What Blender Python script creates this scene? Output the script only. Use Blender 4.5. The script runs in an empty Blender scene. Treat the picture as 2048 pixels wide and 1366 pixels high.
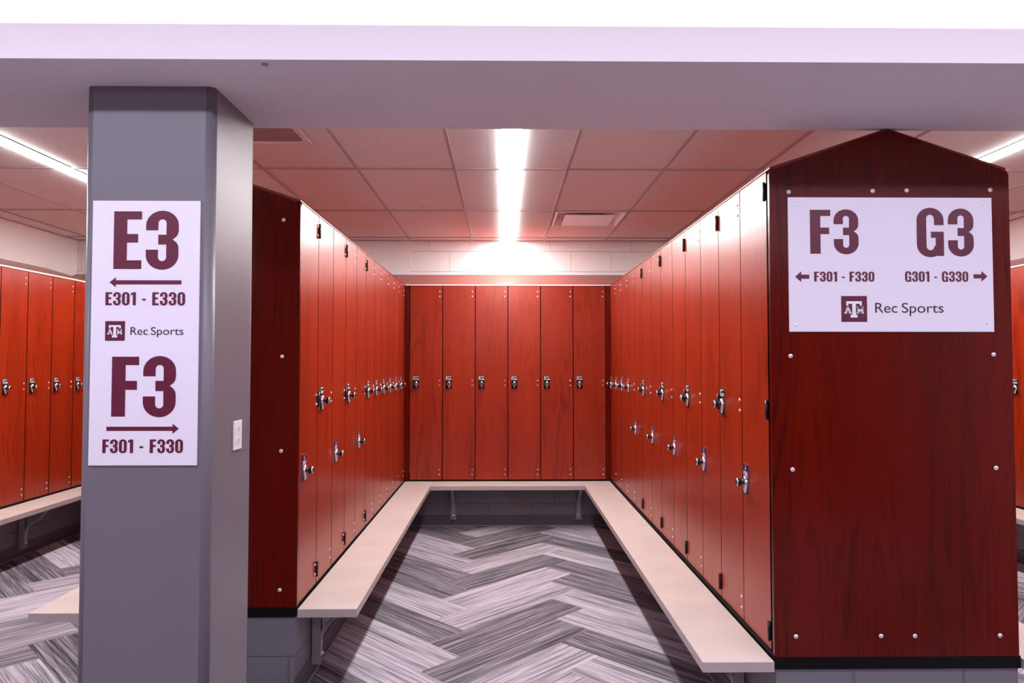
import bpy, bmesh, math, random
from mathutils import Vector, Matrix

random.seed(7)
SC = bpy.context.scene
COL = SC.collection
PI = math.pi
EYE = 1.497

# ------------------------------------------------------------------ camera
cam_data = bpy.data.cameras.new('camera')
cam_data.sensor_width = 36.0
cam_data.lens = 36.0 * 1417.0 / 2048.0
cam_data.clip_start = 0.02
cam = bpy.data.objects.new('camera', cam_data)
COL.objects.link(cam)
cam.location = (0, 0, EYE)
cam.rotation_euler = (PI / 2 + math.atan(46 / 1417), 0, -math.atan(17 / 1417))
SC.camera = cam

# ------------------------------------------------------------------ world, exposure
world = bpy.data.worlds.new('world')
SC.world = world
world.use_nodes = True
world.node_tree.nodes['Background'].inputs[0].default_value = (0.8, 0.8, 0.9, 1)
world.node_tree.nodes['Background'].inputs[1].default_value = 0.02
SC.view_settings.view_transform = 'Standard'
SC.view_settings.look = 'None'
SC.view_settings.gamma = 1.0
SC.view_settings.exposure = 0.0
SC.view_settings.use_curve_mapping = False
SC.cycles.max_bounces = 10
SC.cycles.diffuse_bounces = 4
SC.cycles.glossy_bounces = 5
SC.cycles.sample_clamp_indirect = 6.0
BAY_LIGHT = 80.0        # strength of the linear lights in the bays
AISLE_LIGHT = 31.0      # strength of the linear lights over the aisle
COVE_LIGHT = 30.0       # strength of the strip in the cove

# ------------------------------------------------------------------ dimensions (metres)
Z0 = 0.425              # underside of the lockers
LW, LH, LD = 0.305, 1.8105, 0.43
ZT = Z0 + LH            # top of the doors
YB = 6.62               # front plane of the back rows
WALLY = 7.08
CEIL = EYE + 1.235
XL, XR = -0.918, 1.0035         # front planes of the middle bay
ISL = 0.90                      # depth of a double row
XEL, XER = -3.77, XL - ISL      # left-hand bay
XGL, XGR = XR + ISL, 3.89       # right-hand bay
YL0, YR0 = 3.21, 2.655          # near ends of the left and right rows
RISE = 0.157
SOFFIT = EYE + 0.889
YSF, YSB = 2.047, 2.65          # front and back of the dropped soffit
ROOMX0, ROOMX1, ROOMY0 = -4.25, 4.37, -2.4

# ------------------------------------------------------------------ materials
def new_mat(name):
    m = bpy.data.materials.new(name)
    m.use_nodes = True
    nt = m.node_tree
    b = nt.nodes['Principled BSDF']
    return m, nt, b

def simple(name, col, rough=0.5, metal=0.0, spec=0.5, noise=0.0, nscale=8.0, bump=0.0, bscale=200.0):
    m, nt, b = new_mat(name)
    b.inputs['Base Color'].default_value = (*col, 1)
    b.inputs['Roughness'].default_value = rough
    b.inputs['Metallic'].default_value = metal
    b.inputs['Specular IOR Level'].default_value = spec
    tc = nt.nodes.new('ShaderNodeTexCoord')
    if noise:
        n = nt.nodes.new('ShaderNodeTexNoise')
        n.inputs['Scale'].default_value = nscale
        n.inputs['Detail'].default_value = 6
        nt.links.new(tc.outputs['Object'], n.inputs['Vector'])
        mr = nt.nodes.new('ShaderNodeMapRange')
        mr.inputs['From Min'].default_value = 0.3
        mr.inputs['From Max'].default_value = 0.7
        mr.inputs['To Min'].default_value = 1 - noise
        mr.inputs['To Max'].default_value = 1 + noise
        nt.links.new(n.outputs['Fac'], mr.inputs['Value'])
        mx = nt.nodes.new('ShaderNodeVectorMath')
        mx.operation = 'SCALE'
        mx.inputs[0].default_value = col
        nt.links.new(mr.outputs[0], mx.inputs['Scale'])
        nt.links.new(mx.outputs[0], b.inputs['Base Color'])
    if bump:
        n2 = nt.nodes.new('ShaderNodeTexNoise')
        n2.inputs['Scale'].default_value = bscale
        n2.inputs['Detail'].default_value = 3
        nt.links.new(tc.outputs['Object'], n2.inputs['Vector'])
        bp = nt.nodes.new('ShaderNodeBump')
        bp.inputs['Strength'].default_value = bump
        bp.inputs['Distance'].default_value = 0.002
        nt.links.new(n2.outputs['Fac'], bp.inputs['Height'])
        nt.links.new(bp.outputs[0], b.inputs['Normal'])
    return m

def emitter(name, col, strength):
    m, nt, b = new_mat(name)
    b.inputs['Base Color'].default_value = (0.8, 0.8, 0.8, 1)
    b.inputs['Emission Color'].default_value = (*col, 1)
    b.inputs['Emission Strength'].default_value = strength
    return m

def wood(name, light, dark, rough, spec=0.5, horiz=False):
    """cherry laminate: long straight grain, cathedral figure and fine pores along local Z"""
    m, nt, b = new_mat(name)
    N, L = nt.nodes.new, nt.links.new
    tc = N('ShaderNodeTexCoord')
    oi = N('ShaderNodeObjectInfo')
    off = N('ShaderNodeVectorMath'); off.operation = 'SCALE'
    off.inputs[0].default_value = (37.0, 19.0, 11.0)
    L(oi.outputs['Random'], off.inputs['Scale'])
    add = N('ShaderNodeVectorMath'); add.operation = 'ADD'
    L(tc.outputs['Object'], add.inputs[0]); L(off.outputs[0], add.inputs[1])
    def noise(scale_vec, detail, rough_=0.55, dist=0.0):
        mp = N('ShaderNodeMapping')
        mp.inputs['Scale'].default_value = scale_vec
        L(add.outputs[0], mp.inputs['Vector'])
        n = N('ShaderNodeTexNoise')
        n.inputs['Scale'].default_value = 1.0
        n.inputs['Detail'].default_value = detail
        n.inputs['Roughness'].default_value = rough_
        n.inputs['Distortion'].default_value = dist
        L(mp.outputs[0], n.inputs['Vector'])
        return n.outputs['Fac']
    broad = noise((5, 5, 0.35), 3)
    # cathedral rings: sine of a stretched noise field
    fld = noise((5.0, 5.0, 0.5), 2, 0.4, 0.15)
    k = N('ShaderNodeMath'); k.operation = 'MULTIPLY'; k.inputs[1].default_value = 95.0
    L(fld, k.inputs[0])
    s = N('ShaderNodeMath'); s.operation = 'SINE'
    L(k.outputs[0], s.inputs[0])
    pores = noise((230, 230, 5.0), 3, 0.6)
    def rng(v, a, bb, c, d):
        r = N('ShaderNodeMapRange')
        r.inputs['From Min'].default_value = a; r.inputs['From Max'].default_value = bb
        r.inputs['To Min'].default_value = c; r.inputs['To Max'].default_value = d
        L(v, r.inputs['Value'])
        return r.outputs[0]
    def mul(a_, b_):
        q = N('ShaderNodeMath'); q.operation = 'MULTIPLY'
        L(a_, q.inputs[0]); L(b_, q.inputs[1]); return q.outputs[0]
    def addn(a_, b_):
        q = N('ShaderNodeMath'); q.operation = 'ADD'
        L(a_, q.inputs[0]); L(b_, q.inputs[1]); return q.outputs[0]
    ring = rng(s.outputs[0], 0.2, 1.0, 0.0, 1.0)
    mask = rng(noise((3, 3, 0.8), 2), 0.40, 0.62, 0.2, 1.0)
    fac = mul(mul(ring, mask), rng(pores, 0.35, 0.65, 0.1, 1.0))
    fac2 = addn(rng(fac, 0, 1, 0, 0.68), rng(broad, 0.3, 0.7, 0.0, 0.45))
    fac3 = addn(fac2, rng(pores, 0.5, 0.75, 0.0, 0.35))
    mix = N('ShaderNodeMix'); mix.data_type = 'RGBA'
    mix.inputs['A'].default_value = (*light, 1)
    mix.inputs['B'].default_value = (*dark, 1)
    L(fac3, mix.inputs['Factor'])
    L(mix.outputs['Result'], b.inputs['Base Color'])
    b.inputs['Roughness'].default_value = rough
    b.inputs['Specular IOR Level'].default_value = spec
    bp = N('ShaderNodeBump'); bp.inputs['Strength'].default_value = 0.12
    bp.inputs['Distance'].default_value = 0.0006
    L(pores, bp.inputs['Height']); L(bp.outputs[0], b.inputs['Normal'])
    return m

def block(name, col, rough, x0, z0, depth=0.007):
    """painted concrete block in running bond, joints in the bump only"""
    m, nt, b = new_mat(name)
    N, L = nt.nodes.new, nt.links.new
    b.inputs['Base Color'].default_value = (*col, 1)
    b.inputs['Roughness'].default_value = rough
    g = N('ShaderNodeNewGeometry')
    sp = N('ShaderNodeSeparateXYZ'); L(g.outputs['Position'], sp.inputs[0])
    nrm = N('ShaderNodeSeparateXYZ'); L(g.outputs['True Normal'], nrm.inputs[0])
    ab = N('ShaderNodeMath'); ab.operation = 'ABSOLUTE'; L(nrm.outputs['X'], ab.inputs[0])
    gt = N('ShaderNodeMath'); gt.operation = 'GREATER_THAN'; gt.inputs[1].default_value = 0.5
    L(ab.outputs[0], gt.inputs[0])
    mx = N('ShaderNodeMix'); mx.data_type = 'FLOAT'
    L(gt.outputs[0], mx.inputs['Factor']); L(sp.outputs['X'], mx.inputs['A']); L(sp.outputs['Y'], mx.inputs['B'])
    cb = N('ShaderNodeCombineXYZ')
    L(mx.outputs['Result'], cb.inputs['X']); L(sp.outputs['Z'], cb.inputs['Y'])
    mp = N('ShaderNodeMapping'); mp.inputs['Location'].default_value = (-x0, -z0, 0)
    L(cb.outputs[0], mp.inputs['Vector'])
    br = N('ShaderNodeTexBrick')
    br.inputs['Scale'].default_value = 1.0
    br.inputs['Brick Width'].default_value = 0.407
    br.inputs['Row Height'].default_value = 0.203
    br.inputs['Mortar Size'].default_value = 0.005
    br.inputs['Mortar Smooth'].default_value = 0.6
    L(mp.outputs[0], br.inputs['Vector'])
    n = N('ShaderNodeTexNoise'); n.inputs['Scale'].default_value = 120; n.inputs['Detail'].default_value = 3
    L(g.outputs['Position'], n.inputs['Vector'])
    inv = N('ShaderNodeMath'); inv.operation = 'MULTIPLY_ADD'
    inv.inputs[1].default_value = 0.12
    L(n.outputs['Fac'], inv.inputs[0])
    neg = N('ShaderNodeMath'); neg.operation = 'SUBTRACT'; neg.inputs[0].default_value = 1.0
    L(br.outputs['Fac'], neg.inputs[1]); L(neg.outputs[0], inv.inputs[2])
    bp = N('ShaderNodeBump'); bp.inputs['Strength'].default_value = 1.0
    bp.inputs['Distance'].default_value = depth
    L(inv.outputs[0], bp.inputs['Height']); L(bp.outputs[0], b.inputs['Normal'])
    return m

def carpet(name):
    m, nt, b = new_mat(name)
    N, L = nt.nodes.new, nt.links.new
    uv = N('ShaderNodeUVMap'); uv.uv_map = 'plank'
    at = N('ShaderNodeAttribute'); at.attribute_name = 'tone'
    sp = N('ShaderNodeSeparateColor'); L(at.outputs['Color'], sp.inputs[0])
    offs = N('ShaderNodeCombineXYZ')
    k = N('ShaderNodeMath'); k.operation = 'MULTIPLY'; k.inputs[1].default_value = 91.0
    L(sp.outputs['Green'], k.inputs[0]); L(k.outputs[0], offs.inputs['Z'])
    ad = N('ShaderNodeVectorMath'); ad.operation = 'ADD'
    L(uv.outputs[0], ad.inputs[0]); L(offs.outputs[0], ad.inputs[1])
    def noise(sv, det, r=0.6):
        mp = N('ShaderNodeMapping'); mp.inputs['Scale'].default_value = sv
        L(ad.outputs[0], mp.inputs['Vector'])
        n = N('ShaderNodeTexNoise'); n.inputs['Scale'].default_value = 1.0
        n.inputs['Detail'].default_value = det; n.inputs['Roughness'].default_value = r
        L(mp.outputs[0], n.inputs['Vector']); return n.outputs['Fac']
    streak = noise((1.6, 95, 1), 3, 0.75)
    streak2 = noise((4.0, 230, 1), 2, 0.6)
    band = noise((0.8, 16, 1), 2)
    def rng(v, a, bb, c, d):
        r = N('ShaderNodeMapRange')
        r.inputs['From Min'].default_value = a; r.inputs['From Max'].default_value = bb
        r.inputs['To Min'].default_value = c; r.inputs['To Max'].default_value = d
        L(v, r.inputs['Value']); return r.outputs[0]
    def op(o, a_, b_):
        q = N('ShaderNodeMath'); q.operation = o
        L(a_, q.inputs[0]); L(b_, q.inputs[1]); return q.outputs[0]
    t = op('ADD', sp.outputs['Red'], rng(band, 0.3, 0.7, -0.16, 0.16))
    t = op('ADD', t, rng(streak, 0.32, 0.68, -0.42, 0.42))
    t = op('ADD', t, rng(streak2, 0.35, 0.65, -0.14, 0.14))
    cr = N('ShaderNodeValToRGB')
    e = cr.color_ramp.elements
    e[0].position = 0.0; e[0].color = (0.045, 0.041, 0.048, 1)
    e[1].position = 1.0; e[1].color = (0.56, 0.53, 0.59, 1)
    e.new(0.5).color = (0.235, 0.216, 0.248, 1)
    L(t, cr.inputs[0]); L(cr.outputs[0], b.inputs['Base Color'])
    b.inputs['Roughness'].default_value = 0.95
    b.inputs['Specular IOR Level'].default_value = 0.15
    bp = N('ShaderNodeBump'); bp.inputs['Strength'].default_value = 0.5
    bp.inputs['Distance'].default_value = 0.002
    L(streak2, bp.inputs['Height']); L(bp.outputs[0], b.inputs['Normal'])
    return m

M = {}
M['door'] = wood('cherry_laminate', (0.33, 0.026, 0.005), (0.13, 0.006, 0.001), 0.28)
M['panel'] = wood('cherry_panel_shaded', (0.125, 0.0045, 0.0010), (0.038, 0.0015, 0.0005), 0.22, 0.22)  # darker copy of the door laminate, dimmer light put into the colour
M['black'] = simple('black_core', (0.004, 0.004, 0.005), 0.5, spec=0.15)
M['satin'] = simple('satin_black_metal', (0.008, 0.008, 0.010), 0.3, 0.0, 0.4)
M['chrome'] = simple('chrome', (0.85, 0.85, 0.88), 0.16, 1.0)
M['steel'] = simple('screw_steel', (0.9, 0.88, 0.88), 0.3, 0.45)
M['navy'] = simple('navy_plate', (0.008, 0.010, 0.075), 0.35, 0.0, 0.3)
M['white_ink'] = simple('white_ink', (0.85, 0.85, 0.88), 0.5)
M['maroon'] = simple('maroon_ink', (0.115, 0.004, 0.030), 0.45)
M['dark_ink'] = simple('dark_ink', (0.02, 0.015, 0.02), 0.5)
M['sign'] = simple('brushed_sign_face', (0.86, 0.80, 0.90), 0.42, 0.0, 0.5, bump=0.05, bscale=60)
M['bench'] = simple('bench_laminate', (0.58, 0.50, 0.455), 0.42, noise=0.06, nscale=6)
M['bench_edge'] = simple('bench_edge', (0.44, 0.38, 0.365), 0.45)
M['ceiling'] = simple('ceiling_tile', (0.84, 0.91, 0.90), 0.95, spec=0.1, bump=0.25, bscale=260)
M['tee'] = simple('ceiling_tee_shaded', (0.48, 0.44, 0.44), 0.5)  # white tees in a darker tone: their shadow lines are painted in
M['gypsum'] = simple('gypsum_paint', (0.78, 0.71, 0.745), 0.8, spec=0.2)
M['wall'] = block('white_block_wall', (0.80, 0.78, 0.77), 0.55, 0.4735 - 0.407 * 20, 2.428 - 0.203 * 20)
M['plain_wall'] = simple('white_wall_paint', (0.80, 0.78, 0.77), 0.6)
M['plinth'] = block('grey_block', (0.175, 0.160, 0.185), 0.5, -9.7, -0.203 * 20)
M['rubber'] = simple('rubber_base', (0.085, 0.08, 0.10), 0.45)
M['pillar'] = simple('grey_pillar_paint', (0.165, 0.148, 0.172), 0.42, noise=0.02, nscale=3, bump=0.06, bscale=40)
M['bracket'] = simple('grey_bracket', (0.30, 0.28, 0.31), 0.4)
M['trim_metal'] = simple('edge_trim', (0.80, 0.80, 0.84), 0.4, 0.0)
M['white_plastic'] = simple('white_plastic', (0.85, 0.80, 0.84), 0.35)
M['vent'] = simple('vent_white', (0.90, 0.87, 0.87), 0.16, 0.0, 0.8)
M['grille'] = simple('vent_grille', (0.36, 0.32, 0.32), 0.6)
M['carpet'] = carpet('carpet_planks')
M['bay_lamp'] = emitter('bay_diffuser', (1.0, 0.93, 0.93), BAY_LIGHT)
M['aisle_lamp'] = emitter('aisle_diffuser', (0.84, 0.87, 1.06), AISLE_LIGHT)
M['cove_lamp'] = emitter('cove_strip', (1.0, 0.97, 1.0), COVE_LIGHT)

# ------------------------------------------------------------------ mesh helpers
class MB:
    """collects shapes and builds ONE mesh object"""
    def __init__(s):
        s.bm = bmesh.new(); s.mats = []
    def mi(s, m):
        m = M[m] if isinstance(m, str) else m
        if m not in s.mats: s.mats.append(m)
        return s.mats.index(m)
    def quad(s, pts, m):
        f = s.bm.faces.new([s.bm.verts.new(p) for p in pts]); f.material_index = s.mi(m); return f
    def poly(s, pts, m): return s.quad(pts, m)
    def box(s, a, b, m, front=None, bev=0.0):
        """front: material of the -Y face"""
        x0, y0, z0 = a; x1, y1, z1 = b
        v = [s.bm.verts.new(p) for p in ((x0,y0,z0),(x1,y0,z0),(x1,y1,z0),(x0,y1,z0),(x0,y0,z1),(x1,y0,z1),(x1,y1,z1),(x0,y1,z1))]
        k = s.mi(m); kf = s.mi(front) if front else k
        fs = []
        for idx, mm in (((0,3,2,1),k),((4,5,6,7),k),((0,1,5,4),kf),((2,3,7,6),k),((1,2,6,5),k),((3,0,4,7),k)):
            f = s.bm.faces.new([v[i] for i in idx]); f.material_index = mm; fs.append(f)
        if bev:
            es = list({e for f in fs for e in f.edges})
            bmesh.ops.bevel(s.bm, geom=es, offset=bev, segments=2, affect='EDGES', profile=0.5)
    def prism(s, prof, axis, a, b, m, capm=None, bev=0.0):
        """prof: 2-D outline; axis 'x' -> (y,z), 'y' -> (x,z), 'z' -> (x,y); extruded from a to b"""
        def P(p, t):
            return {'x': (t, p[0], p[1]), 'y': (p[0], t, p[1]), 'z': (p[0], p[1], t)}[axis]
        A = [s.bm.verts.new(P(p, a)) for p in prof]; B = [s.bm.verts.new(P(p, b)) for p in prof]
        k = s.mi(m); kc = s.mi(capm) if capm else k
        n = len(prof); fs = []
        for i in range(n):
            f = s.bm.faces.new((A[i], A[(i+1)%n], B[(i+1)%n], B[i])); f.material_index = k; fs.append(f)
        f = s.bm.faces.new(A[::-1]); f.material_index = kc; fs.append(f)
        f = s.bm.faces.new(B); f.material_index = kc; fs.append(f)
        bmesh.ops.recalc_face_normals(s.bm, faces=fs)
        if bev:
            es = list({e for f in fs[-2:] for e in f.edges})
            bmesh.ops.bevel(s.bm, geom=es, offset=bev, segments=2, affect='EDGES')
    def lathe(s, prof, m, seg=20, M4=None, sx=1.0):
        """prof: (r, h) pairs, spun about local axis -Y (h = distance towards -Y)"""
        rings = []
        T = M4 or Matrix.Identity(4)
        for r, h in prof:
            if r < 1e-6: rings.append([s.bm.verts.new(T @ Vector((0, -h, 0)))])
            else: rings.append([s.bm.verts.new(T @ Vector((r*sx*math.cos(2*PI*i/seg), -h, r*math.sin(2*PI*i/seg)))) for i in range(seg)])
        k = s.mi(m); fs = []
        for a, b in zip(rings, rings[1:]):
            for i in range(seg):
                j = (i+1) % seg
                if len(a) == 1 and len(b) == 1: continue
                vs = (a[0], b[j], b[i]) if len(a) == 1 else ((a[i], a[j], b[0]) if len(b) == 1 else (a[i], a[j], b[j], b[i]))
                f = s.bm.faces.new(vs); f.material_index = k; f.smooth = True; fs.append(f)
        bmesh.ops.recalc_face_normals(s.bm, faces=fs)
    def tube(s, pts, w, h, m):
        """rectangular bar swept along points lying in a plane x=const (width w along x, thickness h)"""
        k = s.mi(m); rings = []
        pts = [Vector(p) for p in pts]
        for i, p in enumerate(pts):
            d = (pts[min(i+1, len(pts)-1)] - pts[max(i-1, 0)]).normalized()
            n = Vector((0, -d.z, d.y))
            rings.append([s.bm.verts.new(p + Vector((sx*w/2, 0, 0)) + n*sy*h/2) for sx, sy in ((-1,-1),(1,-1),(1,1),(-1,1))])
        fs = []
        for a, b in zip(rings, rings[1:]):
            for i in range(4):
                f = s.bm.faces.new((a[i], a[(i+1)%4], b[(i+1)%4], b[i])); f.material_index = k; fs.append(f)
        for r in (rings[0][::-1], rings[-1]):
            f = s.bm.faces.new(r); f.material_index = k; fs.append(f)
        bmesh.ops.recalc_face_normals(s.bm, faces=fs)
    def mesh(s, name):
        me = bpy.data.meshes.new(name); s.bm.to_mesh(me); s.bm.free()
        for m in s.mats: me.materials.append(m)
        return me
    def build(s, name, parent=None, loc=None):
        return obj(name, s.mesh(name), parent, loc)

def obj(name, me, parent=None, loc=None):
    o = bpy.data.objects.new(name, me); COL.objects.link(o)
    if parent: o.parent = parent
    if loc: o.location = loc
    return o

def tag(o, label, cat, group=None):
    o['label'] = label; o['category'] = cat
    if group: o['group'] = group
    return o

def struct(o):
    o['kind'] = 'structure'; return o

def empty(name, loc, rz=0.0):
    o = bpy.data.objects.new(name, None); COL.objects.link(o)
    o.location = loc; o.rotation_euler = (0, 0, rz); o.empty_display_size = 0.1
    return o

# ------------------------------------------------------------------ setting
def room():
    # floor: herringbone of 252 x 1008 mm carpet planks laid at 45 degrees
    w, n = 0.252, 4
    ox, oy = -0.2232, 4.0426
    q = math.sqrt(2)
    TONE = {('u',6,6):.62,('u',5,5):.2,('u',4,4):.15,('u',3,3):.8,('u',2,2):.2,('u',1,1):.8,('u',0,0):.78,('u',-1,-1):.2,('u',-2,-2):.25,('u',-3,-3):.78,
            ('v',9,2):.7,('v',8,1):.75,('v',7,0):.2,('v',6,-1):.8,('v',5,-2):.3,('v',4,-3):.22,('v',3,-4):.8,('v',2,-5):.75,('v',1,-6):.22,('v',0,-7):.75,
            ('v',5,6):.15,('v',4,5):.75,('v',3,4):.72,('v',2,3):.2,('v',1,2):.25,('v',0,1):.75,('v',-1,0):.2,('v',-2,-1):.75,('v',-3,-2):.72,('v',-4,-3):.15,
            ('v',-5,12):.78,('v',-6,11):.2,('v',-7,10):.22,('v',-7,2):.2,('v',-8,1):.72,('u',-6,10):.6,('u',-7,9):.85,('u',-8,8):.82,('u',-9,7):.45,('u',-10,6):.5}
    bm = bmesh.new()
    uvl = bm.loops.layers.uv.new('plank'); cl = bm.loops.layers.float_color.new('tone')
    rnd = random.Random(11)
    seen = set()
    for i in range(-60, 60):
        for j in range(-60, 60):
            k = (i - j) % (2*n)
            pid = ('u', i-k, j) if k < n else ('v', i, j-(2*n-1-k))
            if pid in seen: continue
            seen.add(pid)
            a, b = pid[1]*w, pid[2]*w
            du, dv = (n*w, w) if pid[0] == 'u' else (w, n*w)
            cs = [(a,b),(a+du,b),(a+du,b+dv),(a,b+dv)]
            pts = [((u-v)/q+ox, (u+v)/q+oy) for u, v in cs]
            if max(p[0] for p in pts) < ROOMX0 or min(p[0] for p in pts) > ROOMX1 or max(p[1] for p in pts) < ROOMY0 or min(p[1] for p in pts) > WALLY+.02: continue
            f = bm.faces.new([bm.verts.new((x, y, 0)) for x, y in pts])
            tone = TONE.get(pid, rnd.choice((.2, .25, .72, .78)))
            tone = .30 + (tone-.2)*.75
            r2 = rnd.random()
            for lp, (u, v) in zip(f.loops, cs):
                lp[uvl].uv = (u, v) if pid[0] == 'u' else (v, u)
                lp[cl] = (tone, r2, 0, 1)
    for co, no in (((ROOMX0,0,0),(-1,0,0)),((ROOMX1,0,0),(1,0,0)),((0,ROOMY0,0),(0,-1,0)),((0,WALLY,0),(0,1,0))):
        bmesh.ops.bisect_plane(bm, geom=bm.verts[:]+bm.edges[:]+bm.faces[:], plane_co=co, plane_no=no, clear_outer=True)
    me = bpy.data.meshes.new('floor'); bm.to_mesh(me); bm.free()
    me.materials.append(M['carpet'])
    struct(obj('floor', me))

    # walls
    def wall(name, a, b, m):
        mb = MB(); mb.box(a, b, m); return struct(mb.build(name))
    wall('wall_back', (ROOMX0-.1, WALLY, 0), (ROOMX1+.1, WALLY+.15, CEIL+.1), 'wall')
    wall('wall_left', (ROOMX0-.1, ROOMY0, 0), (ROOMX0, WALLY, CEIL+.1), 'plain_wall')
    wall('wall_right', (ROOMX1, ROOMY0, 0), (ROOMX1+.1, WALLY, CEIL+.1), 'plain_wall')
    wall('wall_front', (ROOMX0-.1, ROOMY0-.1, 0), (ROOMX1+.1, ROOMY0, CEIL+.1), 'door')  # unseen wall, cherry colour added to bounce red light onto the soffit
    # smooth pier of the back wall, a hair proud of the block-work
    wall('wall_pier', (-1.9, WALLY-.008, ZT+RISE), (-0.934, WALLY+.01, CEIL+.01), 'plain_wall')

    # lay-in ceiling of the bays: tiles sit 8 mm above the face of the tees
    xs = [ROOMX0, -4.04, -3.43, (-2.82, -2.72), -2.135, -1.526, -0.926, -0.312, (-0.005, 0.098), 0.408, 1.02, 1.638, 2.255, (2.86, 2.96), 3.58, 4.19, ROOMX1]
    ys = [YSB, 3.24, 4.46, 5.68, 6.89, WALLY]
    t = 0.009
    mb = MB()
    cols = []
    prev = ROOMX0
    for x in xs[1:]:
        if isinstance(x, tuple):
            cols.append((prev, x[0])); cols.append(('lamp', x[0], x[1])); prev = x[1]
        else:
            cols.append((prev, x)); prev = x
    lamps = [x for x in xs if isinstance(x, tuple)]
    lamp_edges = [v for l in lamps for v in l]
    def edge(x): return 0.0 if any(abs(x-e) < 1e-6 for e in lamp_edges) else t
    for c in cols:
        if c[0] == 'lamp': continue
        x0, x1 = c
        for y0, y1 in zip(ys, ys[1:]):
            a, b, cc, d = x0+edge(x0), x1-edge(x1), y0+t, y1-t
            if y0 == YSB: cc = y0
            if y1 == WALLY: cc, d = y0+t, y1-.03
            z = CEIL + .008
            # supply vent sits in the near half of one tile
            if abs(x0-.408) < 1e-6 and abs(y0-5.68) < 1e-6:
                mb.quad([(a, y0+.62, z),(a, d, z),(b, d, z),(b, y0+.62, z)], 'ceiling')
            else:
                mb.quad([(a, cc, z),(a, d, z),(b, d, z),(b, cc, z)], 'ceiling')
            for p, r in (((a,cc),(a,d)),((a,d),(b,d)),((b,d),(b,cc)),((b,cc),(a,cc))):
                mb.quad([(p[0],p[1],CEIL),(r[0],r[1],CEIL),(r[0],r[1],z),(p[0],p[1],z)], 'tee')
            # tee faces framing this cell
            mb.quad([(x0, y0, CEIL),(a, y0, CEIL),(a, y1, CEIL),(x0, y1, CEIL)], 'tee')
            mb.quad([(b, y0, CEIL),(x1, y0, CEIL),(x1, y1, CEIL),(b, y1, CEIL)], 'tee')
            mb.quad([(a, y0, CEIL),(b, y0, CEIL),(b, cc, CEIL),(a, cc, CEIL)], 'tee')
            mb.quad([(a, d, CEIL),(b, d, CEIL),(b, y1, CEIL),(a, y1, CEIL)], 'tee')
    # slab above the lay-in ceiling keeps light in
    mb.box((ROOMX0, YSB, CEIL+.05), (ROOMX1, WALLY, CEIL+.1), 'gypsum')
    # flat plaster ceiling over the aisle and the cove
    mb.box((ROOMX0, ROOMY0, CEIL), (ROOMX1, YSB-.03, CEIL+.1), 'gypsum')
    struct(mb.build('ceiling'))

    # dropped soffit with a lit trough behind its front lip
    mb = MB()
    mb.prism([(YSF, SOFFIT), (YSB, SOFFIT), (YSB, CEIL), (YSB-.03, CEIL), (YSB-.03, SOFFIT+.025), (YSF+.02, SOFFIT+.025), (YSF+.02, EYE+.9925), (YSF, EYE+.9925)],
             'x', ROOMX0, ROOMX1, 'gypsum')
    struct(mb.build('ceiling_soffit'))

    # black metal rail between block plinth and lockers, block plinths, rubber base
    k = [0]
    def plinth(x0, x1, y0, y1):
        k[0] += 1
        mb = MB(); mb.box((x0, y0, 0), (x1, y1, .38), 'plinth')
        struct(mb.build('trim_%d' % k[0]))
        k[0] += 1
        mb = MB(); mb.box((x0-.006, y0-.008, .38), (x1+.006, y1, Z0), 'black')
        struct(mb.build('trim_%d' % k[0]))
    plinth(XER+.005, XL-.008, YL0-.02, YB+.02)
    plinth(XR-.002, XGL-.005, YR0-.025, YB+.02)
    plinth(ROOMX0, XEL-.005, YL0-.02, YB+.02)
    plinth(XGR+.005, ROOMX1, YR0-.02, YB+.02)
    k[0] += 1
    mb = MB(); mb.box((ROOMX0, YB+.021, 0), (ROOMX1, WALLY, .38), 'plinth'); struct(mb.build('trim_%d' % k[0]))
    k[0] += 1
    mb = MB(); mb.box((ROOMX0, YB+.015, .38), (ROOMX1, WALLY, Z0), 'black'); struct(mb.build('trim_%d' % k[0]))
    def base(name, boxes):
        mb = MB()
        for a, b in boxes: mb.box(a, b, 'rubber')
        for a, b in boxes:      # pale edge where the base meets the carpet
            mb.box((a[0]-.004, a[1]-.004, 0), (b[0]+.004, b[1]+.001, .006), 'bracket')
        struct(mb.build(name))
    base('baseboard_back', [((XEL, YB+.014, 0), (XER, YB+.021, .1)), ((XL, YB+.014, 0), (XR, YB+.021, .1)), ((XGL, YB+.014, 0), (XGR, YB+.021, .1))])
    base('baseboard_left', [((XL-.008, YL0-.02, 0), (XL-.001, YB+.02, .1)), ((XER+.005, YL0-.027, 0), (XL-.001, YL0-.02, .09)), ((XER-.002, YL0-.02, 0), (XER+.005, YB+.02, .1)), ((XEL-.005, YL0-.02, 0), (XEL+.002, YB+.02, .1))])
    base('baseboard_right', [((XR-.009, YR0-.025, 0), (XR-.002, YB+.02, .1)), ((XR-.009, YR0-.032, 0), (XGL-.005, YR0-.025, .09)), ((XGL-.005, YR0-.025, 0), (XGL+.002, YB+.02, .1)), ((XGR-.002, YR0-.02, 0), (XGR+.005, YB+.02, .1))])
room()

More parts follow.
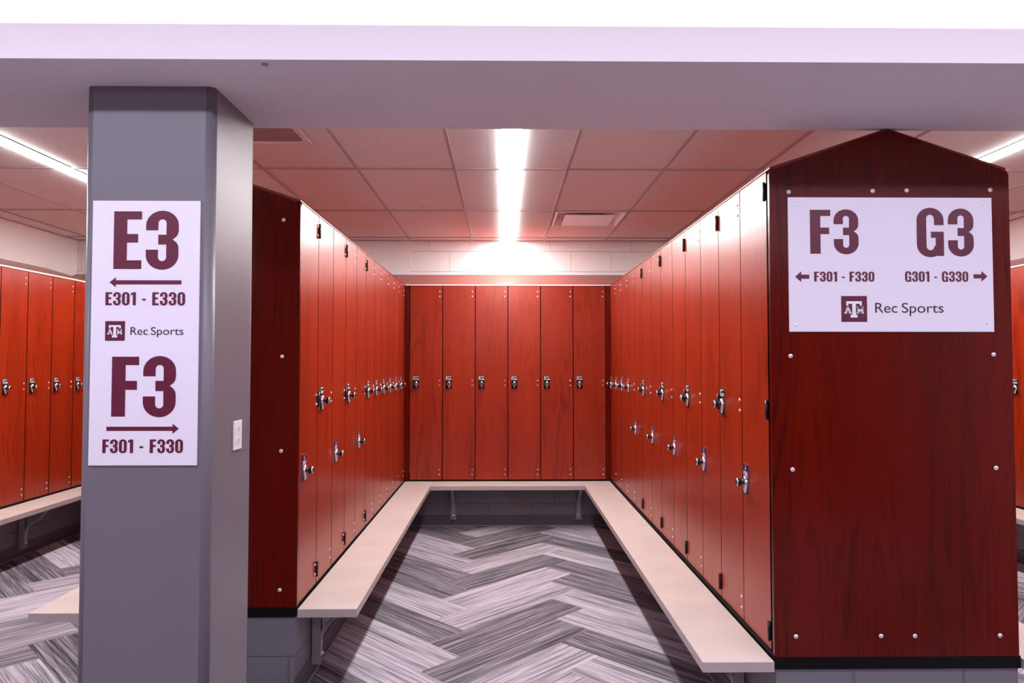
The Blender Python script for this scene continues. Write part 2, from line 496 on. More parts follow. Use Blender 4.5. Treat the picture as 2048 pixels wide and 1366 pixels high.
# ------------------------------------------------------------------ pillar
def pillar():
    x0, x1, y0, y1, r = -1.334, -0.925, 2.25, 2.625, 0.026
    pts = []
    for cx, cy, a0 in ((x1-r, y1-r, 0), (x0+r, y1-r, 90), (x0+r, y0+r, 180), (x1-r, y0+r, 270)):
        for i in range(7):
            a = math.radians(a0 + i*15); pts.append((cx+r*math.cos(a), cy+r*math.sin(a)))
    mb = MB(); mb.prism(pts, 'z', 0.0, SOFFIT, 'pillar')
    for f in mb.bm.faces:
        if abs(f.normal.z) < .5 and abs(f.normal.x) < .999 and abs(f.normal.y) < .999: f.smooth = True
    o = mb.build('pillar')
    tag(o, 'square grey painted pillar with rounded corners rising from the carpet to the soffit', 'pillar')
pillar()

# ------------------------------------------------------------------ lettering: condensed bold glyphs made of strokes, unit cap height
def arc(cx, cy, r, a0, a1, n=10, ry=None):
    ry = ry or r
    return [(cx+r*math.cos(math.radians(a0+(a1-a0)*i/n)), cy+ry*math.sin(math.radians(a0+(a1-a0)*i/n))) for i in range(n+1)]
T = 0.205
HW = T/2
W_ = 0.545
XA, XB = HW, W_-HW
CX, R_ = W_/2, (W_-T)/2
YT, YBm = 1.012-HW*.72-R_, HW*.72-.012+R_
def S(path, w0=T, w1=None): return ('s', path, w0, w1 if w1 is not None else w0)
def B(x0, y0, x1, y1): return ('p', [(x0,y0),(x1,y0),(x1,y1),(x0,y1)])
def ringtop(a0=180, a1=0): return arc(CX, YT, R_, a0, a1, 14)
def ringbot(a0=0, a1=-180): return arc(CX, YBm, R_, a0, a1, 14)
GL = {
 'E': (.465, [B(0,0,.222,1), B(.222,.86,.465,1), B(.222,.458,.405,.606), B(.222,0,.465,.15)]),
 'F': (.450, [B(0,0,.228,1), B(.228,.86,.45,1), B(.228,.446,.42,.596)]),
 '0': (W_, [S(ringtop()+ringbot()+[(XA, YT)])]),
 '3': (W_, [S([(XA,.672)]+ringtop()+[(XB,YT-.04)]), ('p', [(.34,YT),(.34,.512),(.445,.512),(.505,.56),(.536,.61),(.545,.67),(.545,YT)]), B(.205,.425,.40,.595),
            ('p', [(.34,.512),(.34,YBm),(.545,YBm),(.545,.355),(.536,.415),(.505,.465),(.445,.512)]), S([(XB,YBm+.04)]+ringbot()+[(XA,.335)])]),
 '1': (.36, [B(.14,0,.36,1), ('p', [(0,.74),(.17,.84),(.17,1),(.14,1),(0,.9)])]),
 '-': (.26, [B(0,.36,.26,.50)]),
 'G': (.575, [S([(.575-HW,.655)]+arc(.2875,YT,.185,0,180,14)+arc(.2875,YBm,.185,180,345,12)), B(.30,.385,.575,.515), B(.43,0,.575,.5), B(.40,YBm-.03,.575,.5)]),
 '2': (W_, [S([(XA,.66)]+ringtop()+arc(.02,.66,XB-.02,0,-40,5)+[(XA+.02,.10)]), B(0,0,W_,.16)]),
 '4': (W_, [B(.28,0,.47,1), B(0,.2,W_,.35), ('p', [(0,.35),(.0,.2),(.19,.35),(.36,1),(.18,1)])]),
 '5': (W_, [B(0,.85,W_-.03,1), B(0,.45,.19,1), S([(.1,.52)]+arc(CX,.42,R_,110,0,8)+ringbot()+[(XA,.3)])]),
 '6': (W_, [S([(XB,.7)]+ringtop(0,180)+ringbot(180,360)+arc(CX,.43,R_,0,160,8))]),
 '7': (W_, [B(0,.85,W_,1), ('p', [(.1,0),(.3,0),(W_,.85),(W_-.2,.85)])]),
 '8': (W_, [S(ringtop()+[(XB,.6)]+arc(CX,.6,R_,0,-180,8,.1)+[(XA,YT)]), S(arc(CX,.4,R_,180,0,8,.1)+ringbot()+[(XA,.4)])]),
 '9': (W_, [S([(XA,.3)]+ringbot(180,360)+ringtop(0,180)+arc(CX,.57,R_,180,340,8))]),
}
def glyph_text(mb, text, x0, x1, zb, zt, y, mat, gap=.085, space=.37):
    """flat lettering in the plane y, facing -Y, fitted between x0..x1 and zb..zt"""
    adv = 0; items = []
    for ch in text:
        if ch == ' ': adv += space; continue
        w, parts = GL[ch]; items.append((adv, parts)); adv += w + gap
    total = adv - gap
    sx, sz = (x1-x0)/total, zt-zb
    k = mb.mi(mat); yb_ = y
    def P(p, a): return (x0+(p[0]+a)*sx, y, zb+p[1]*sz)
    n_ = 0
    for a, parts in items:
        for pt in parts:
            n_ += 1; y = yb_ - n_*1e-5
            if pt[0] == 'p':
                f = mb.bm.faces.new([mb.bm.verts.new(P(p, a)) for p in pt[1]]); f.material_index = k
            else:
                path = []
                for p in pt[1]:
                    if not path or math.dist(p, path[-1]) > 1e-4: path.append(p)
                L_, Rr = [], []
                closed = math.dist(path[0], path[-1]) < 1e-3
                for i, p in enumerate(path):
                    if closed and i in (0, len(path)-1): pr, nx = path[-2], path[1]
                    else: pr, nx = path[max(i-1,0)], path[min(i+1,len(path)-1)]
                    dx, dy = nx[0]-pr[0], nx[1]-pr[1]
                    l = math.hypot(dx, dy) or 1
                    nx_, ny_ = -dy/l, dx/l
                    # strokes running sideways are thinner than upright ones
                    w = pt[2]/2 * (1 - .28*abs(ny_)**1.5)
                    L_.append((p[0]+nx_*w, p[1]+ny_*w)); Rr.append((p[0]-nx_*w, p[1]-ny_*w))
                for i in range(len(path)-1):
                    f = mb.bm.faces.new([mb.bm.verts.new(P(p, a)) for p in (L_[i], L_[i+1], Rr[i+1], Rr[i])]); f.material_index = k
def letters(s, x0, x1, zb, zt, y, parent, gap=.085):
    if len(s) == 2:      # the two big characters are cut separately
        ws = [GL[c][0] for c in s]; sx = (x1-x0)/(ws[0]+gap+ws[1]); a = x0
        for c, w in zip(s, ws):
            mb = MB(); glyph_text(mb, c, a, a+w*sx, zb, zt, y, 'maroon'); mb.build('numeral' if c.isdigit() else 'letter', parent)
            a += (w+gap)*sx
    else:
        mb = MB(); glyph_text(mb, s, x0, x1, zb, zt, y, 'maroon', gap); mb.build('lettering', parent)
def arrow(mb, xtail, xtip, zc, shaft, headl, headw, y, mat):
    s = 1 if xtip > xtail else -1
    xb = xtip - s*headl
    mb.poly([(xtail,y,zc-shaft/2),(xb,y,zc-shaft/2),(xb,y,zc+shaft/2),(xtail,y,zc+shaft/2)], mat)
    mb.poly([(xb,y,zc-headw/2),(xtip,y,zc),(xb,y,zc+headw/2)], mat)
def font_text(name, text, x0, x1, zbase, caph, y, mat, parent):
    cu = bpy.data.curves.new(name, 'FONT'); cu.body = text; cu.size = 1.0
    tmp = bpy.data.objects.new(name, cu); COL.objects.link(tmp)
    bpy.context.view_layer.update()
    me = bpy.data.meshes.new_from_object(tmp.evaluated_get(bpy.context.evaluated_depsgraph_get()))
    bpy.data.objects.remove(tmp)
    xs = [v.co.x for v in me.vertices]; lo, hi = min(xs), max(xs)
    # cap height from the first letter (an upright capital)
    top = max(v.co.y for v in me.vertices if v.co.x < lo + (hi-lo)*.18)
    for v in me.vertices:
        v.co = Vector((x0+(v.co.x-lo)/(hi-lo)*(x1-x0), y, zbase+v.co.y/top*caph))
    me.name = name
    me.materials.clear(); me.materials.append(M[mat])
    return obj(name, me, parent)
def emblem(parent, x0, x1, zt, y):
    """square maroon badge with a white slab T between a small A and M"""
    w = x1-x0
    mb = MB(); mb.box((x0, y-.0006, zt-w), (x1, y, zt), 'maroon')
    e = mb.build('emblem', parent)
    mb = MB(); yy = y-.0012
    def U(px, py): return (x0+(px-135)/445*w, yy, zt-(py-150)/445*w)
    def P(*pts): mb.poly([U(*p) for p in pts], 'white_ink')
    def stroke(a, b, t):
        dx, dy = b[0]-a[0], b[1]-a[1]; l = math.hypot(dx, dy); nx, ny = -dy/l*t/2, dx/l*t/2
        P((a[0]+nx,a[1]+ny),(b[0]+nx,b[1]+ny),(b[0]-nx,b[1]-ny),(a[0]-nx,a[1]-ny))
    P((222,240),(490,240),(490,284),(222,284)); P((222,284),(258,284),(258,318),(222,318)); P((454,284),(490,284),(490,318),(454,318))
    P((322,284),(386,284),(386,472),(322,472)); P((293,472),(412,472),(412,520),(293,520))
    # A
    stroke((243,338),(208,440),22); stroke((247,338),(290,440),30); P((222,398),(278,398),(278,415),(222,415))
    P((225,333),(262,333),(262,350),(225,350)); P((183,432),(236,432),(236,452),(183,452)); P((262,432),(312,432),(312,452),(262,452))
    # M
    P((412,338),(432,338),(432,445),(412,445)); P((488,338),(512,338),(512,445),(488,445))
    stroke((420,342),(459,425),24); stroke((500,342),(461,425),24)
    P((397,333),(432,333),(432,350),(397,350)); P((488,333),(525,333),(525,350),(488,350))
    P((397,432),(442,432),(442,452),(397,452)); P((480,432),(525,432),(525,452),(480,452))
    mb.build('emblem_letters', e)

def screw_mesh(r=.006, h=.004):
    mb = MB(); mb.lathe([(0, h), (r*.45, h*.95), (r*.8, h*.7), (r, h*.25), (r, 0)], 'steel', 12)
    mb.lathe([(0, h+.0003), (r*.22, h+.0002)], 'dark_ink', 6)
    return mb.mesh('screw')
SCREW = screw_mesh()
SCREW_BIG = screw_mesh(.0085, .005)
SCREW_SMALL = screw_mesh(.0055, .002)

def sign_left():
    W, H = .3385, .8355
    x0, zt, y = -1.3005, EYE+.519, 2.2445
    root = empty('wayfinding_sign', (x0, 2.25, zt-H))
    tag(root, 'tall white sign reading E3 and F3 with maroon arrows, on the grey pillar', 'sign')
    mb = MB(); mb.box((0, -.005, 0), (W, 0, H), 'sign', bev=.0008)
    mb.build('sign_plate', root)
    yy = -.0058
    ky = H/.85
    def z(mm): return H - mm/1000*ky
    def x(f): return f*W
    def text(name, s, a, b, t, bt, **k):
        letters(s, x(a), x(b), z(bt), z(t), yy, root, **k)
    text('lettering', 'E3', .200, .803, 34.6, 221, gap=.07)
    text('lettering', 'E301 - E330', .133, .872, 296, 338)
    text('lettering', 'F3', .205, .798, 503, 694, gap=.07)
    text('lettering', 'F301 - F330', .130, .872, 767, 810)
    mb = MB(); arrow(mb, x(.835), x(.168), z(264), .013, .020, .032, yy, 'maroon'); mb.build('arrow', root)
    mb = MB(); arrow(mb, x(.164), x(.832), z(733), .013, .020, .032, yy, 'maroon'); mb.build('arrow', root)
    emblem(root, x(.135), x(.318), z(389), -.005)
    font_text('lettering', 'Rec', x(.37), x(.531), z(433), .0245, yy, 'dark_ink', root)
    font_text('lettering', 'Sports', x(.559), x(.86), z(433), .0245, yy, 'dark_ink', root)
sign_left()

def sign_right():
    W, H = .767, .503
    x0, zt = 1.0615, EYE+.6245
    root = empty('wayfinding_sign', (x0, 2.62, zt-H))
    tag(root, 'wide white sign reading F3 and G3 with maroon arrows, screwed to the wooden end panel', 'sign')
    mb = MB(); mb.box((0, -.005, 0), (W, 0, H), 'sign', bev=.0008)
    mb.build('sign_plate', root)
    yy = -.0058
    def x(c, yc): return (c-147-(yc-100)*.0075)/1645*W
    def z(c): return H-(c-100)/1087*H
    def text(s, a, b, t, bt, **k):
        letters(s, x(a, t), x(b, t), z(bt), z(t), yy, root, **k)
    text('F3', 323, 712, 202, 558, gap=.07)
    text('G3', 1182, 1641, 193, 574, gap=.09)
    text('F301 - F330', 355, 838, 703, 783)
    text('G301 - G330', 1085, 1594, 700, 783)
    mb = MB(); arrow(mb, x(316,745), x(202,745), z(744), .0155, .023, .040, yy, 'maroon'); mb.build('arrow', root)
    mb = MB(); arrow(mb, x(1637,740), x(1750,740), z(739), .0155, .023, .040, yy, 'maroon'); mb.build('arrow', root)
    emblem(root, x(570,900), x(777,900), z(899), -.005)
    font_text('lettering', 'Rec', x(843,1000), x(1020,1000), z(1033), .0365, yy, 'dark_ink', root)
    font_text('lettering', 'Sports', x(1057,1000), x(1392,1000), z(1033), .0365, yy, 'dark_ink', root)
    for c, r in ((204,163),(1728,156),(212,1133),(1743,1122)):
        obj('screw', SCREW_SMALL, root, (x(c, r), -.005, z(r)))
sign_right()

# ------------------------------------------------------------------ lockers
# local frame: x along the row (lock side at small x), front face of the door at y = 0 looking towards -y, z from the underside
HZ = (0.660-.7385+LH, -.172-.7385+LH, -.998-.7385+LH)   # hinge heights
def door_mesh():
    mb = MB(); mb.box((.0042, 0, .004), (LW-.0042, .013, LH-.004), 'black', front='door')
    return mb.mesh('door')
def case_mesh():
    mb = MB(); mb.box((.0015, .016, .0), (LW-.0015, LD, LH-.001), 'black'); return mb.mesh('case')
def plate_mesh(face):
    mb = MB(); mb.box((-.0305, -.006, -.061), (.0305, 0, .061), 'chrome', front='chrome')
    mb.box((-.0285, -.0072, -.059), (.0285, -.006, .059), face)
    return mb.mesh('lock_plate')
def housing_mesh():
    # teardrop escutcheon: dome with a point below and a small one above
    mb = MB(); pts = []
    r = .0215
    for i in range(32):
        a = 2*PI*i/32; x, z = r*math.cos(a), r*math.sin(a)
        if z < -.012: z = -.012-(abs(z)-.012)*3.0*(1-abs(x)/r*.9)-.004*(1-abs(x)/r)
        if z > .016: z = z+.006*(1-abs(x)/.015) if abs(x) < .015 else z
        pts.append((x, z))
    rings = []
    for s, d in ((1.0, .0072), (1.0, .011), (.86, .016), (.6, .019), (.35, .02)):
        rings.append([mb.bm.verts.new((p[0]*s, -d, p[1]*s)) for p in pts])
    k = mb.mi('chrome'); fs = []
    for a, b in zip(rings, rings[1:]):
        for i in range(32):
            f = mb.bm.faces.new((a[i], a[(i+1)%32], b[(i+1)%32], b[i])); f.smooth = True; f.material_index = k; fs.append(f)
    f = mb.bm.faces.new(rings[-1]); f.material_index = k; fs.append(f)
    bmesh.ops.recalc_face_normals(mb.bm, faces=fs)
    return mb.mesh('lock_housing')
def knob_mesh():
    mb = MB()
    mb.lathe([(.009, .018), (.009, .026), (.0155, .028), (.0168, .032), (.0168, .041), (.0160, .0435)], 'satin', 24)
    mb.lathe([(.0160, .0435), (.0150, .0465), (.0125, .0478), (.0105, .0474)], 'chrome', 24)
    mb.lathe([(.0105, .0474), (0, .0468)], 'satin', 24)
    # finger grip bar across the face
    mb.box((-.0035, -.0515, -.0115), (.0035, -.046, .0115), 'chrome', bev=.0015)
    return mb.mesh('knob')
def hinge_mesh():
    mb = MB()
    mb.box((-.0115, -.008, -.033), (-.0005, 0, .033), 'satin', bev=.0025)
    T4 = Matrix.Translation((-.0062, -.007, 0)) @ Matrix.Rotation(PI/2, 4, 'X')
    mb.lathe([(0, .036), (.0055, .036), (.0055, -.036), (0, -.036)], 'satin', 12, T4)
    return mb.mesh('hinge')
DOOR, CASE, PLATE_B, PLATE_N, HOUS, KNOB, HINGE = door_mesh(), case_mesh(), plate_mesh('black'), plate_mesh('navy'), housing_mesh(), knob_mesh(), hinge_mesh()
def number_mesh(s, low):
    mb = MB(); y = -.0078
    if low:
        # wheelchair mark above the number
        glyph_text(mb, s, -.022, .022, .016, .033, y, 'white_ink')
        mb.poly([(-.003,y,.055),(.003,y,.055),(.003,y,.049),(-.003,y,.049)], 'white_ink')
        mb.poly([(-.002,y,.049),(.002,y,.049),(.006,y,.038),(-.006,y,.040)], 'white_ink')
    else:
        glyph_text(mb, s, -.024, .025, .024, .039, y, 'white_ink', gap=.16)
        mb.poly([(-.024,y,.056),(-.013,y,.056),(-.013,y,.046),(-.020,y,.041),(-.024,y,.041)], 'white_ink')
        mb.poly([(-.010,y,.055),(.022,y,.055),(.022,y,.050),(-.010,y,.050)], 'white_ink')
    return mb.mesh('locker_number')

def locker(origin, rz, number, low, hinged, label, group, detail=True):
    root = empty('locker', origin, rz)
    tag(root, label, 'locker', group)
    obj('case', CASE, root)
    d = obj('door', DOOR, root)
    zc = (-.472 if low else -.169)-.7385+LH
    lx = .028+.0305
    pz = zc
    obj('lock_plate', PLATE_N if low else PLATE_B, d, (lx, 0, pz))
    h = obj('lock_housing', HOUS, d, (lx+.002, 0, pz-.012))
    k = obj('knob', KNOB, d, (lx+.002, 0, pz-.010)); k.rotation_euler = (0, random.choice((0, .5, -.6, 1.2)), 0)
    if number and detail: obj('locker_number', number_mesh(number, low), d, (lx, 0, pz))
    if detail:
        for hz in HZ:
            for dz in (.0225, -.0225):
                obj('screw', SCREW, d, (LW-.028 if not hinged else LW-.020, 0, hz+dz))
    if hinged:
        for hz in HZ: obj('hinge', HINGE, root, (LW, 0, hz))
    return root

def ordinal(n): return ('first','second','third','fourth','fifth','sixth','seventh','eighth','ninth','tenth','eleventh','twelfth','thirteenth')[n-1]
LEFTROT, RIGHTROT = PI/2, -PI/2
# middle bay, left-hand row: F301 (near) .. F311 (far)
for k in range(11):
    n = 301+k; low = k in (0, 2, 4)
    lab = 'cherry locker F%d, %s from near end of left row, %s' % (n, ordinal(k+1), 'lock low on navy plate' if low else 'knob lock at chest height')
    locker((XL, YL0+k*LW, Z0), LEFTROT, 'F%d' % n, low, low, lab, 'lockers along the left side of the middle bay')
for k in range(6):
    n = 312+k
    locker((-.8736+k*LW, YB, Z0), 0, 'F%d' % n, False, False, 'cherry locker F%d, %s from the left on the back row facing the camera' % (n, ordinal(k+1)), 'lockers across the back of the middle bay')
for k in range(13):
    n = 318+k; low = k in (4, 6, 8, 10, 12)
    lab = 'cherry locker F%d, %s from near end of right row, %s' % (n, ordinal(13-k), 'lock low on navy plate' if low else 'knob lock at chest height')
    locker((XR, YB-k*.3035, Z0), RIGHTROT, 'F%d' % n, low, low, lab, 'lockers along the right side of the middle bay')
# left-hand bay: left row seen past the pillar
for k in range(11):
    n = 301+k; low = k in (0, 2, 4); seen = k >= 6
    if seen: lab = 'cherry locker E%d left of the grey pillar, %s from the pillar side' % (n, ordinal(11-k))
    else: lab = 'cherry locker E%d in the left-hand bay, just outside the left edge of the photo' % n
    locker((XEL, YL0+k*LW, Z0), LEFTROT, 'E%d' % n, low, low, lab, 'lockers along the far left side', True)
# right-hand bay: right row, a sliver seen beyond the sign panel
for k in range(13):
    n = 318+k; low = k in (8, 10, 12)
    if k == 3: lab = 'cherry locker G321, narrow strip with screws right beside the edge of the sign panel'
    elif k == 4: lab = 'cherry locker G322 beyond the sign panel, its lock at the right edge of the photo'
    else: lab = 'cherry locker G%d in the right-hand bay, out of sight of the photo' % n
    locker((XGR, YB-k*LW, Z0), RIGHTROT, 'G%d' % n, low, low, lab, 'lockers along the far right side', k in (3, 4))

# rows that only another viewpoint would show
def hidden(n, fn, label, group):
    for k in range(n):
        o, r = fn(k); locker(o, r, None, False, False, label, group, False)
hidden(11, lambda k: ((XER, YL0+(k+1)*LW, Z0), RIGHTROT), 'cherry locker on the side of the left island turned away from the camera', 'lockers behind the left island')
hidden(6, lambda k: ((XEL+.06+k*LW, YB, Z0), 0), 'cherry locker across the back of the left-hand bay behind the pillar', 'lockers across the back of the left-hand bay')
hidden(13, lambda k: ((XGL, YR0+k*LW, Z0), LEFTROT), 'cherry locker on the side of the right island behind the sign panel', 'lockers behind the right island')
hidden(6, lambda k: ((XGL+.08+k*LW, YB, Z0), 0), 'cherry locker across the back of the right-hand bay behind the sign panel', 'lockers across the back of the right-hand bay')

# fillers in the corners
def filler(a, b, label):
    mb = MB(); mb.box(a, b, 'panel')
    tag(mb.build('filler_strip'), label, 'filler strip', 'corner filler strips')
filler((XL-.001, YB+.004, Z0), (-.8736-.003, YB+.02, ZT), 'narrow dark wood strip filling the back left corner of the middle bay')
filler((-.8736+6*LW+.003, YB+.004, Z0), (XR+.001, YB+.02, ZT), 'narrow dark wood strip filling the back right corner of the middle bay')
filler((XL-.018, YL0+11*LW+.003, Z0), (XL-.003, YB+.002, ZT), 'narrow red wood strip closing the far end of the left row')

# sloping tops with a pale metal front edge
def slope(name_label, prof, axis, a, b, edges):
    mb = MB(); mb.prism(prof, axis, a, b, 'door')
    o = mb.build('sloped_top')
    tag(o, name_label, 'locker top', 'sloped tops of the lockers')
    for pa, pb in edges:
        mb = MB(); mb.box(pa, pb, 'trim_metal'); mb.build('edge_trim', o)
e_ = .0
for x0, x1, y0, lab in ((XER, XL, YL0-.014, 'wooden gabled top over the island left of the middle bay, behind the pillar'), (XR, XGL, YR0-.014, 'wooden gabled top over the island behind the sign panel')):
    xm = (x0+x1)/2
    slope(lab, [(x0, ZT), (x1, ZT), (x1, ZT+.006), (xm, ZT+RISE), (x0, ZT+.006)], 'y', y0, YB-.005, [])
for xa, xb, y0, side, lab in ((XEL, ROOMX0+.002, YL0-.01, 1, 'wooden sloped top over the locker row at the far left'), (XGR, ROOMX1-.002, YR0-.01, -1, 'wooden sloped top over the locker row at the far right')):
    s = 1 if xb > xa else -1
    slope(lab, [(xa, ZT), (xb, ZT), (xb, ZT+RISE), (xa, ZT+.010)], 'y', y0, YB-.005, [((min(xa, xa-s*.004), y0, ZT), (max(xa, xa-s*.004), YB-.005, ZT+.012))])
for xa, xb, ta, tb, lab in ((ROOMX0+.002, -1.37, XEL, XER, 'wooden sloped top across the back of the left-hand bay'),
                    (-1.368, 1.452, XL, XR, 'wooden sloped top across the back row of the middle bay, glowing below the lamp'),
                    (1.454, ROOMX1-.002, XGL, XGR, 'wooden sloped top across the back of the right-hand bay')):
    slope(lab, [(YB+.001, ZT), (WALLY-.008, ZT), (WALLY-.008, ZT+RISE), (YB+.001, ZT+.008)], 'x', xa, xb,
          [((ta, YB-.003, ZT), (tb, YB+.001, ZT+.011)), ((xa, WALLY-.014, ZT+RISE), (xb, WALLY-.008, ZT+RISE+.022))])

# ------------------------------------------------------------------ end panels
def end_panel(x0, x1, y, label, screws, strip):
    root = empty('end_panel', (x0, y, Z0)); tag(root, label, 'end panel')
    w = x1-x0; h = ZT-.012-Z0; r = .012
    mb = MB()
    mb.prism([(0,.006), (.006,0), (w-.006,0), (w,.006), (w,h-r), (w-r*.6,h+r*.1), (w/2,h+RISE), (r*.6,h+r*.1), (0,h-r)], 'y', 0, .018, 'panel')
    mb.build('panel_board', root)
    mb = MB(); mb.box((.012, .0185, 0), (w-.012, .033, h), 'black'); mb.build('mounting_frame', root)
    for sx, sz in screws: obj('screw', SCREW_BIG, root, (sx-x0, 0, sz-Z0))

Zs = EYE - 1.509
RP = [(1.0665,2.1544),(1.383,2.1591),(1.5114,2.1614),(1.8272,2.1642),(1.0662,1.5406),(1.8268,1.5463),(1.0683,1.1211),(1.8268,1.1253),(1.0733,.5118),(1.3871,.5122),(1.5128,.5116),(1.8279,.512)]
LP_ = [(-.988,2.1577),(-.988,1.5447),(-.988,1.1248),(-.988,.5136)]
end_panel(.994, 1.898, 2.62, 'wide dark cherry end panel with a peaked top, carrying the F3 and G3 sign', [(x, z+Zs) for x, z in RP], None)
end_panel(XER-.005, -.912, 3.175, 'narrow-looking dark cherry end panel partly hidden behind the grey pillar', [(x, z+Zs) for x, z in LP_], None)

# ------------------------------------------------------------------ benches
BT = EYE - 1.083      # top of the seats
BTH = .037
def bracket_mesh():
    """local frame: wall at y = 0, bench towards -y, z = 0 at the floor"""
    zt = BT-BTH
    mb = MB()
    mb.box((-.024, -.006, .06), (.024, 0, zt), 'bracket')
    mb.box((-.024, -.040, .06), (-.019, -.006, zt), 'bracket')
    mb.box((.019, -.040, .06), (.024, -.006, zt), 'bracket')
    mb.box((-.019, -.030, .065), (.019, -.006, .13), 'bracket')
    # horizontal arm and the curved strut
    mb.box((-.028, -.225, zt-.006), (.028, 0, zt), 'bracket')
    pts = [(0, -.035, .10), (0, -.036, .16), (0, -.042, .205), (0, -.062, .24), (0, -.10, .27), (0, -.15, .298), (0, -.195, zt-.028), (0, -.215, zt-.012), (0, -.222, zt-.004)]
    mb.tube(pts, .030, .010, 'bracket')
    T4 = Matrix.Translation((0, -.038, .105))
    mb.lathe([(.011, 0), (.011, .007), (.006, .007), (.006, .016), (0, .017)], 'steel', 10, T4)
    return mb.mesh('bracket')
BRK = bracket_mesh()
def bench(x0, x1, y0, y1, label, brackets, group):
    root = empty('bench', (x0, y0, 0)); tag(root, label, 'bench', group)
    mb = MB(); mb.box((0, 0, BT-BTH), (x1-x0, y1-y0, BT), 'bench', bev=.0012)
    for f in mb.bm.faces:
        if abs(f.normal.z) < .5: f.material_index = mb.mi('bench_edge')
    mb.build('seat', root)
    for (bx, by, rz) in brackets:
        b = obj('bracket', BRK, root, (bx-x0, by-y0, 0)); b.rotation_euler = (0, 0, rz)
BWD = .262
G1, G2, G3 = 'benches of the middle bay', 'benches of the left-hand bay', 'benches of the right-hand bay'
bench(XL+.006, XL+.006+BWD, 3.185, YB-.003, 'long beige bench along the left row of the middle bay', [(XL-.001, y, LEFTROT) for y in (3.48, 4.72, 5.9)], G1)
bench(XR-.016-BWD, XR-.016, 2.605, YB-.003, 'long beige bench along the right row, its near end closest to the camera', [(XR-.009, y, RIGHTROT) for y in (2.98, 4.25, 5.6)], G1)
bench(XL+.006+BWD+.0005, XR-.016-BWD-.0005, YB-.27, YB-.003, 'short beige bench across the back of the middle bay', [(-.462, YB+.014, 0), (.695, YB+.014, 0)], G1)
bench(XEL+.008, XEL+.008+BWD, YL0-.02, YB-.003, 'beige bench under the lockers at the far left of the photo', [(XEL+.002, y, LEFTROT) for y in (3.5, 4.3, 5.62)], G2)
bench(-2.068, XER-.006, 3.145, YB-.003, 'beige bench whose near end sticks out left of the pillar foot', [(XER-.002, y, RIGHTROT) for y in (3.5, 4.7, 5.9)], G2)
bench(XEL+.008+BWD+.0005, -2.0685, YB-.27, YB-.003, 'beige bench across the back of the left-hand bay', [(-3.3, YB+.014, 0), (-2.3, YB+.014, 0)], G2)
bench(XGL+.008, XGL+.008+BWD, 2.605, YB-.003, 'beige bench just right of the foot of the sign panel', [(XGL+.002, y, LEFTROT) for y in (3.0, 4.3, 5.6)], G3)
bench(XGR-.01-BWD, XGR-.01, YR0-.04, YB-.003, 'beige bench under the lockers at the right edge of the photo', [(XGR-.002, y, RIGHTROT) for y in (3.0, 4.3, 5.6)], G3)
bench(XGL+.008+BWD+.0005, XGR-.01-BWD-.0005, YB-.27, YB-.003, 'beige bench across the back of the right-hand bay', [(2.4, YB+.014, 0), (3.4, YB+.014, 0)], G3)

# ------------------------------------------------------------------ lamps
def linear_lamp(x0, x1, y0, y1, z, mat, label, group):
    root = empty('ceiling_light', ((x0+x1)/2, (y0+y1)/2, z)); tag(root, label, 'ceiling light', group)
    a, b = (x1-x0)/2, (y1-y0)/2
    mb = MB()
    mb.box((-a, -b, 0), (-a+.004, b, .06), 'trim_metal'); mb.box((a-.004, -b, 0), (a, b, .06), 'trim_metal')
    mb.box((-a, -b, .001), (a, -b+.004, .06), 'trim_metal'); mb.box((-a, b-.004, .001), (a, b, .06), 'trim_metal')
    mb.build('housing', root)
    mb = MB(); mb.box((-a, -b, -.004), (a, b, -.0004), mat); mb.build('diffuser', root)
linear_lamp(-.005, .098, 2.80, WALLY-.006, CEIL, 'bay_lamp', 'long bright linear light over the middle bay, ending at the back wall', 'linear ceiling lights')
linear_lamp(-2.82, -2.72, 2.80, WALLY-.006, CEIL, 'bay_lamp', 'linear ceiling light at the left edge, cut off by the grey pillar', 'linear ceiling lights')
linear_lamp(2.86, 2.96, 2.80, WALLY-.006, CEIL, 'bay_lamp', 'linear ceiling light at the right edge above the sign panel', 'linear ceiling lights')
for y, lab in ((1.2, 'linear light across the ceiling of the aisle in front of the pillar'), (-1.3, 'linear light across the ceiling at the rear of the aisle')):
    linear_lamp(-4.0, 4.1, y-.06, y+.06, CEIL-.003, 'aisle_lamp', lab, 'linear lights over the aisle')
mb = MB(); mb.box((ROOMX0+.05, YSF+.10, SOFFIT+.026), (ROOMX1-.05, YSF+.16, SOFFIT+.045), 'trim_metal')
cv = mb.build('cove_light'); tag(cv, 'hidden strip light in the trough above the soffit, washing the ceiling white', 'cove light')
mb = MB(); mb.box((ROOMX0+.06, YSF+.105, SOFFIT+.0452), (ROOMX1-.06, YSF+.155, SOFFIT+.052), 'cove_lamp'); mb.build('diffuser', cv)

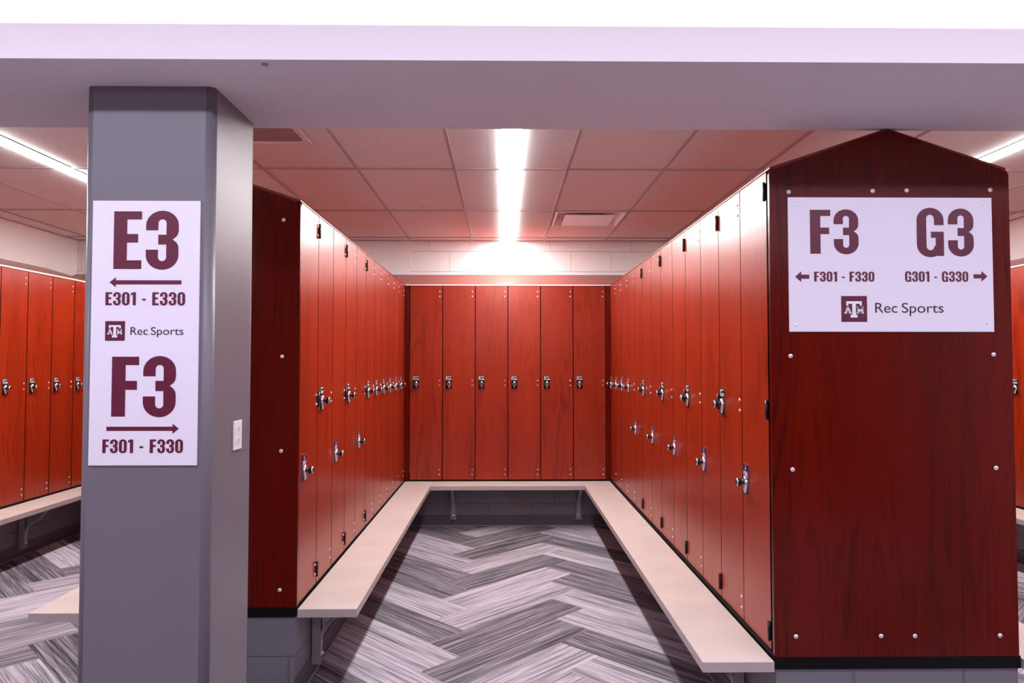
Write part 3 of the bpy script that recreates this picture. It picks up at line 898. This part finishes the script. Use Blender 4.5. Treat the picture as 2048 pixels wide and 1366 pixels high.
# ------------------------------------------------------------------ ceiling fittings
def supply_vent():
    x0, x1, y0, y1 = .424, 1.004, 5.695, 6.285
    root = empty('ceiling_vent', ((x0+x1)/2, (y0+y1)/2, CEIL)); tag(root, 'white square air vent with a dropped centre plate in the ceiling right of the lamp', 'vent')
    a, b = (x1-x0)/2, (y1-y0)/2
    mb = MB()
    # stepped frame rising to a throat
    o = [(-a,-b),(a,-b),(a,b),(-a,b)]; i_ = [(-a+.07,-b+.07),(a-.07,-b+.07),(a-.07,b-.07),(-a+.07,b-.07)]
    l = [(-a+.018,-b+.018),(a-.018,-b+.018),(a-.018,b-.018),(-a+.018,b-.018)]
    for k in range(4):
        j = (k+1) % 4
        mb.quad([(*o[k],-.003),(*o[j],-.003),(*l[j],-.003),(*l[k],-.003)], 'vent')
        mb.quad([(*o[k],-.003),(*o[j],-.003),(*o[j],.008),(*o[k],.008)], 'vent')
        mb.quad([(*l[k],-.003),(*l[j],-.003),(*i_[j],.055),(*i_[k],.055)], 'vent')
    mb.quad([(*i_[0],.055),(*i_[1],.055),(*i_[2],.055),(*i_[3],.055)], 'black')
    mb.build('frame', root)
    mb = MB(); mb.box((-a+.085, -b+.085, -.012), (a-.085, b-.085, -.004), 'vent', bev=.002)
    for sx in (-1, 1):
        for sy in (-1, 1): mb.box((sx*(a-.16)-.006, sy*(b-.16)-.006, -.004), (sx*(a-.16)+.006, sy*(b-.16)+.006, .055), 'vent')
    mb.build('centre_plate', root)
supply_vent()
def return_grille():
    x0, x1, y0, y1 = -1.665, -1.07, 3.335, 3.925
    root = empty('ceiling_vent', ((x0+x1)/2, (y0+y1)/2, CEIL)); tag(root, 'dark return air grille in the ceiling just right of the pillar top', 'vent')
    a, b = (x1-x0)/2, (y1-y0)/2; f = .03
    mb = MB()
    for p, q in (((-a,-b),(a,-b+f)),((-a,b-f),(a,b)),((-a,-b+f),(-a+f,b-f)),((a-f,-b+f),(a,b-f))):
        mb.box((*p,-.007),(*q,.004), 'vent')
    for sx in (-1, 1):     # softly cut corners of the opening
        for sy in (-1, 1):
            c = (sx*(a-f), sy*(b-f)); mb.poly([(c[0],c[1],-.006),(c[0]-sx*.035,c[1],-.006),(c[0],c[1]-sy*.035,-.006)], 'vent')
    mb.build('frame', root)
    mb = MB(); mb.box((-a+f, -b+f, -.001), (a-f, b-f, .003), 'grille')
    mb.build('grille_face', root)
return_grille()
def disc(name, x, y, z, r, m, label, cat, up=PI/2):
    mb = MB(); mb.lathe([(0, .004), (r*.8, .004), (r, .002), (r, 0)], m, 28, Matrix.Rotation(up, 4, 'X'))
    tag(mb.build(name, None, (x, y, z)), label, cat)
disc('sprinkler_cover', -.605, 5.358, CEIL+.008, .042, 'vent', 'small round sprinkler cover in the ceiling left of the lamp', 'sprinkler cover')
disc('screw_cap', -.7066, 2.079, SOFFIT, .010, 'grille', 'tiny round dark spot on the underside of the soffit near its front edge', 'cap')

def outlet():
    x = -.925; yc, zc = 2.475, 1.253
    root = empty('wall_outlet', (x, yc, zc), LEFTROT); tag(root, 'white wall outlet plate with two sockets on the right side of the grey pillar', 'outlet')
    mb = MB(); mb.box((-.036, -.006, -.050), (.036, 0, .050), 'white_plastic', bev=.002); mb.build('cover_plate', root)
    for s in (1, -1):
        mb = MB()
        mb.prism([(.0165*math.cos(a), s*.0195+max(-.0125, min(.0125, .0175*math.sin(a)))) for a in [2*PI*i/20 for i in range(20)]], 'y', -.0075, -.006, 'white_plastic')
        for dx in (-.0065, .0065): mb.box((dx-.0012, -.0078, s*.0195-.002), (dx+.0012, -.0074, s*.0195+.006), 'dark_ink')
        mb.box((-.002, -.0078, s*.0195-.009), (.002, -.0074, s*.0195-.005), 'dark_ink')
        mb.build('socket', root)
    obj('screw', SCREW_SMALL, root, (0, -.006, 0)).scale = (.45, .45, .45)
outlet()
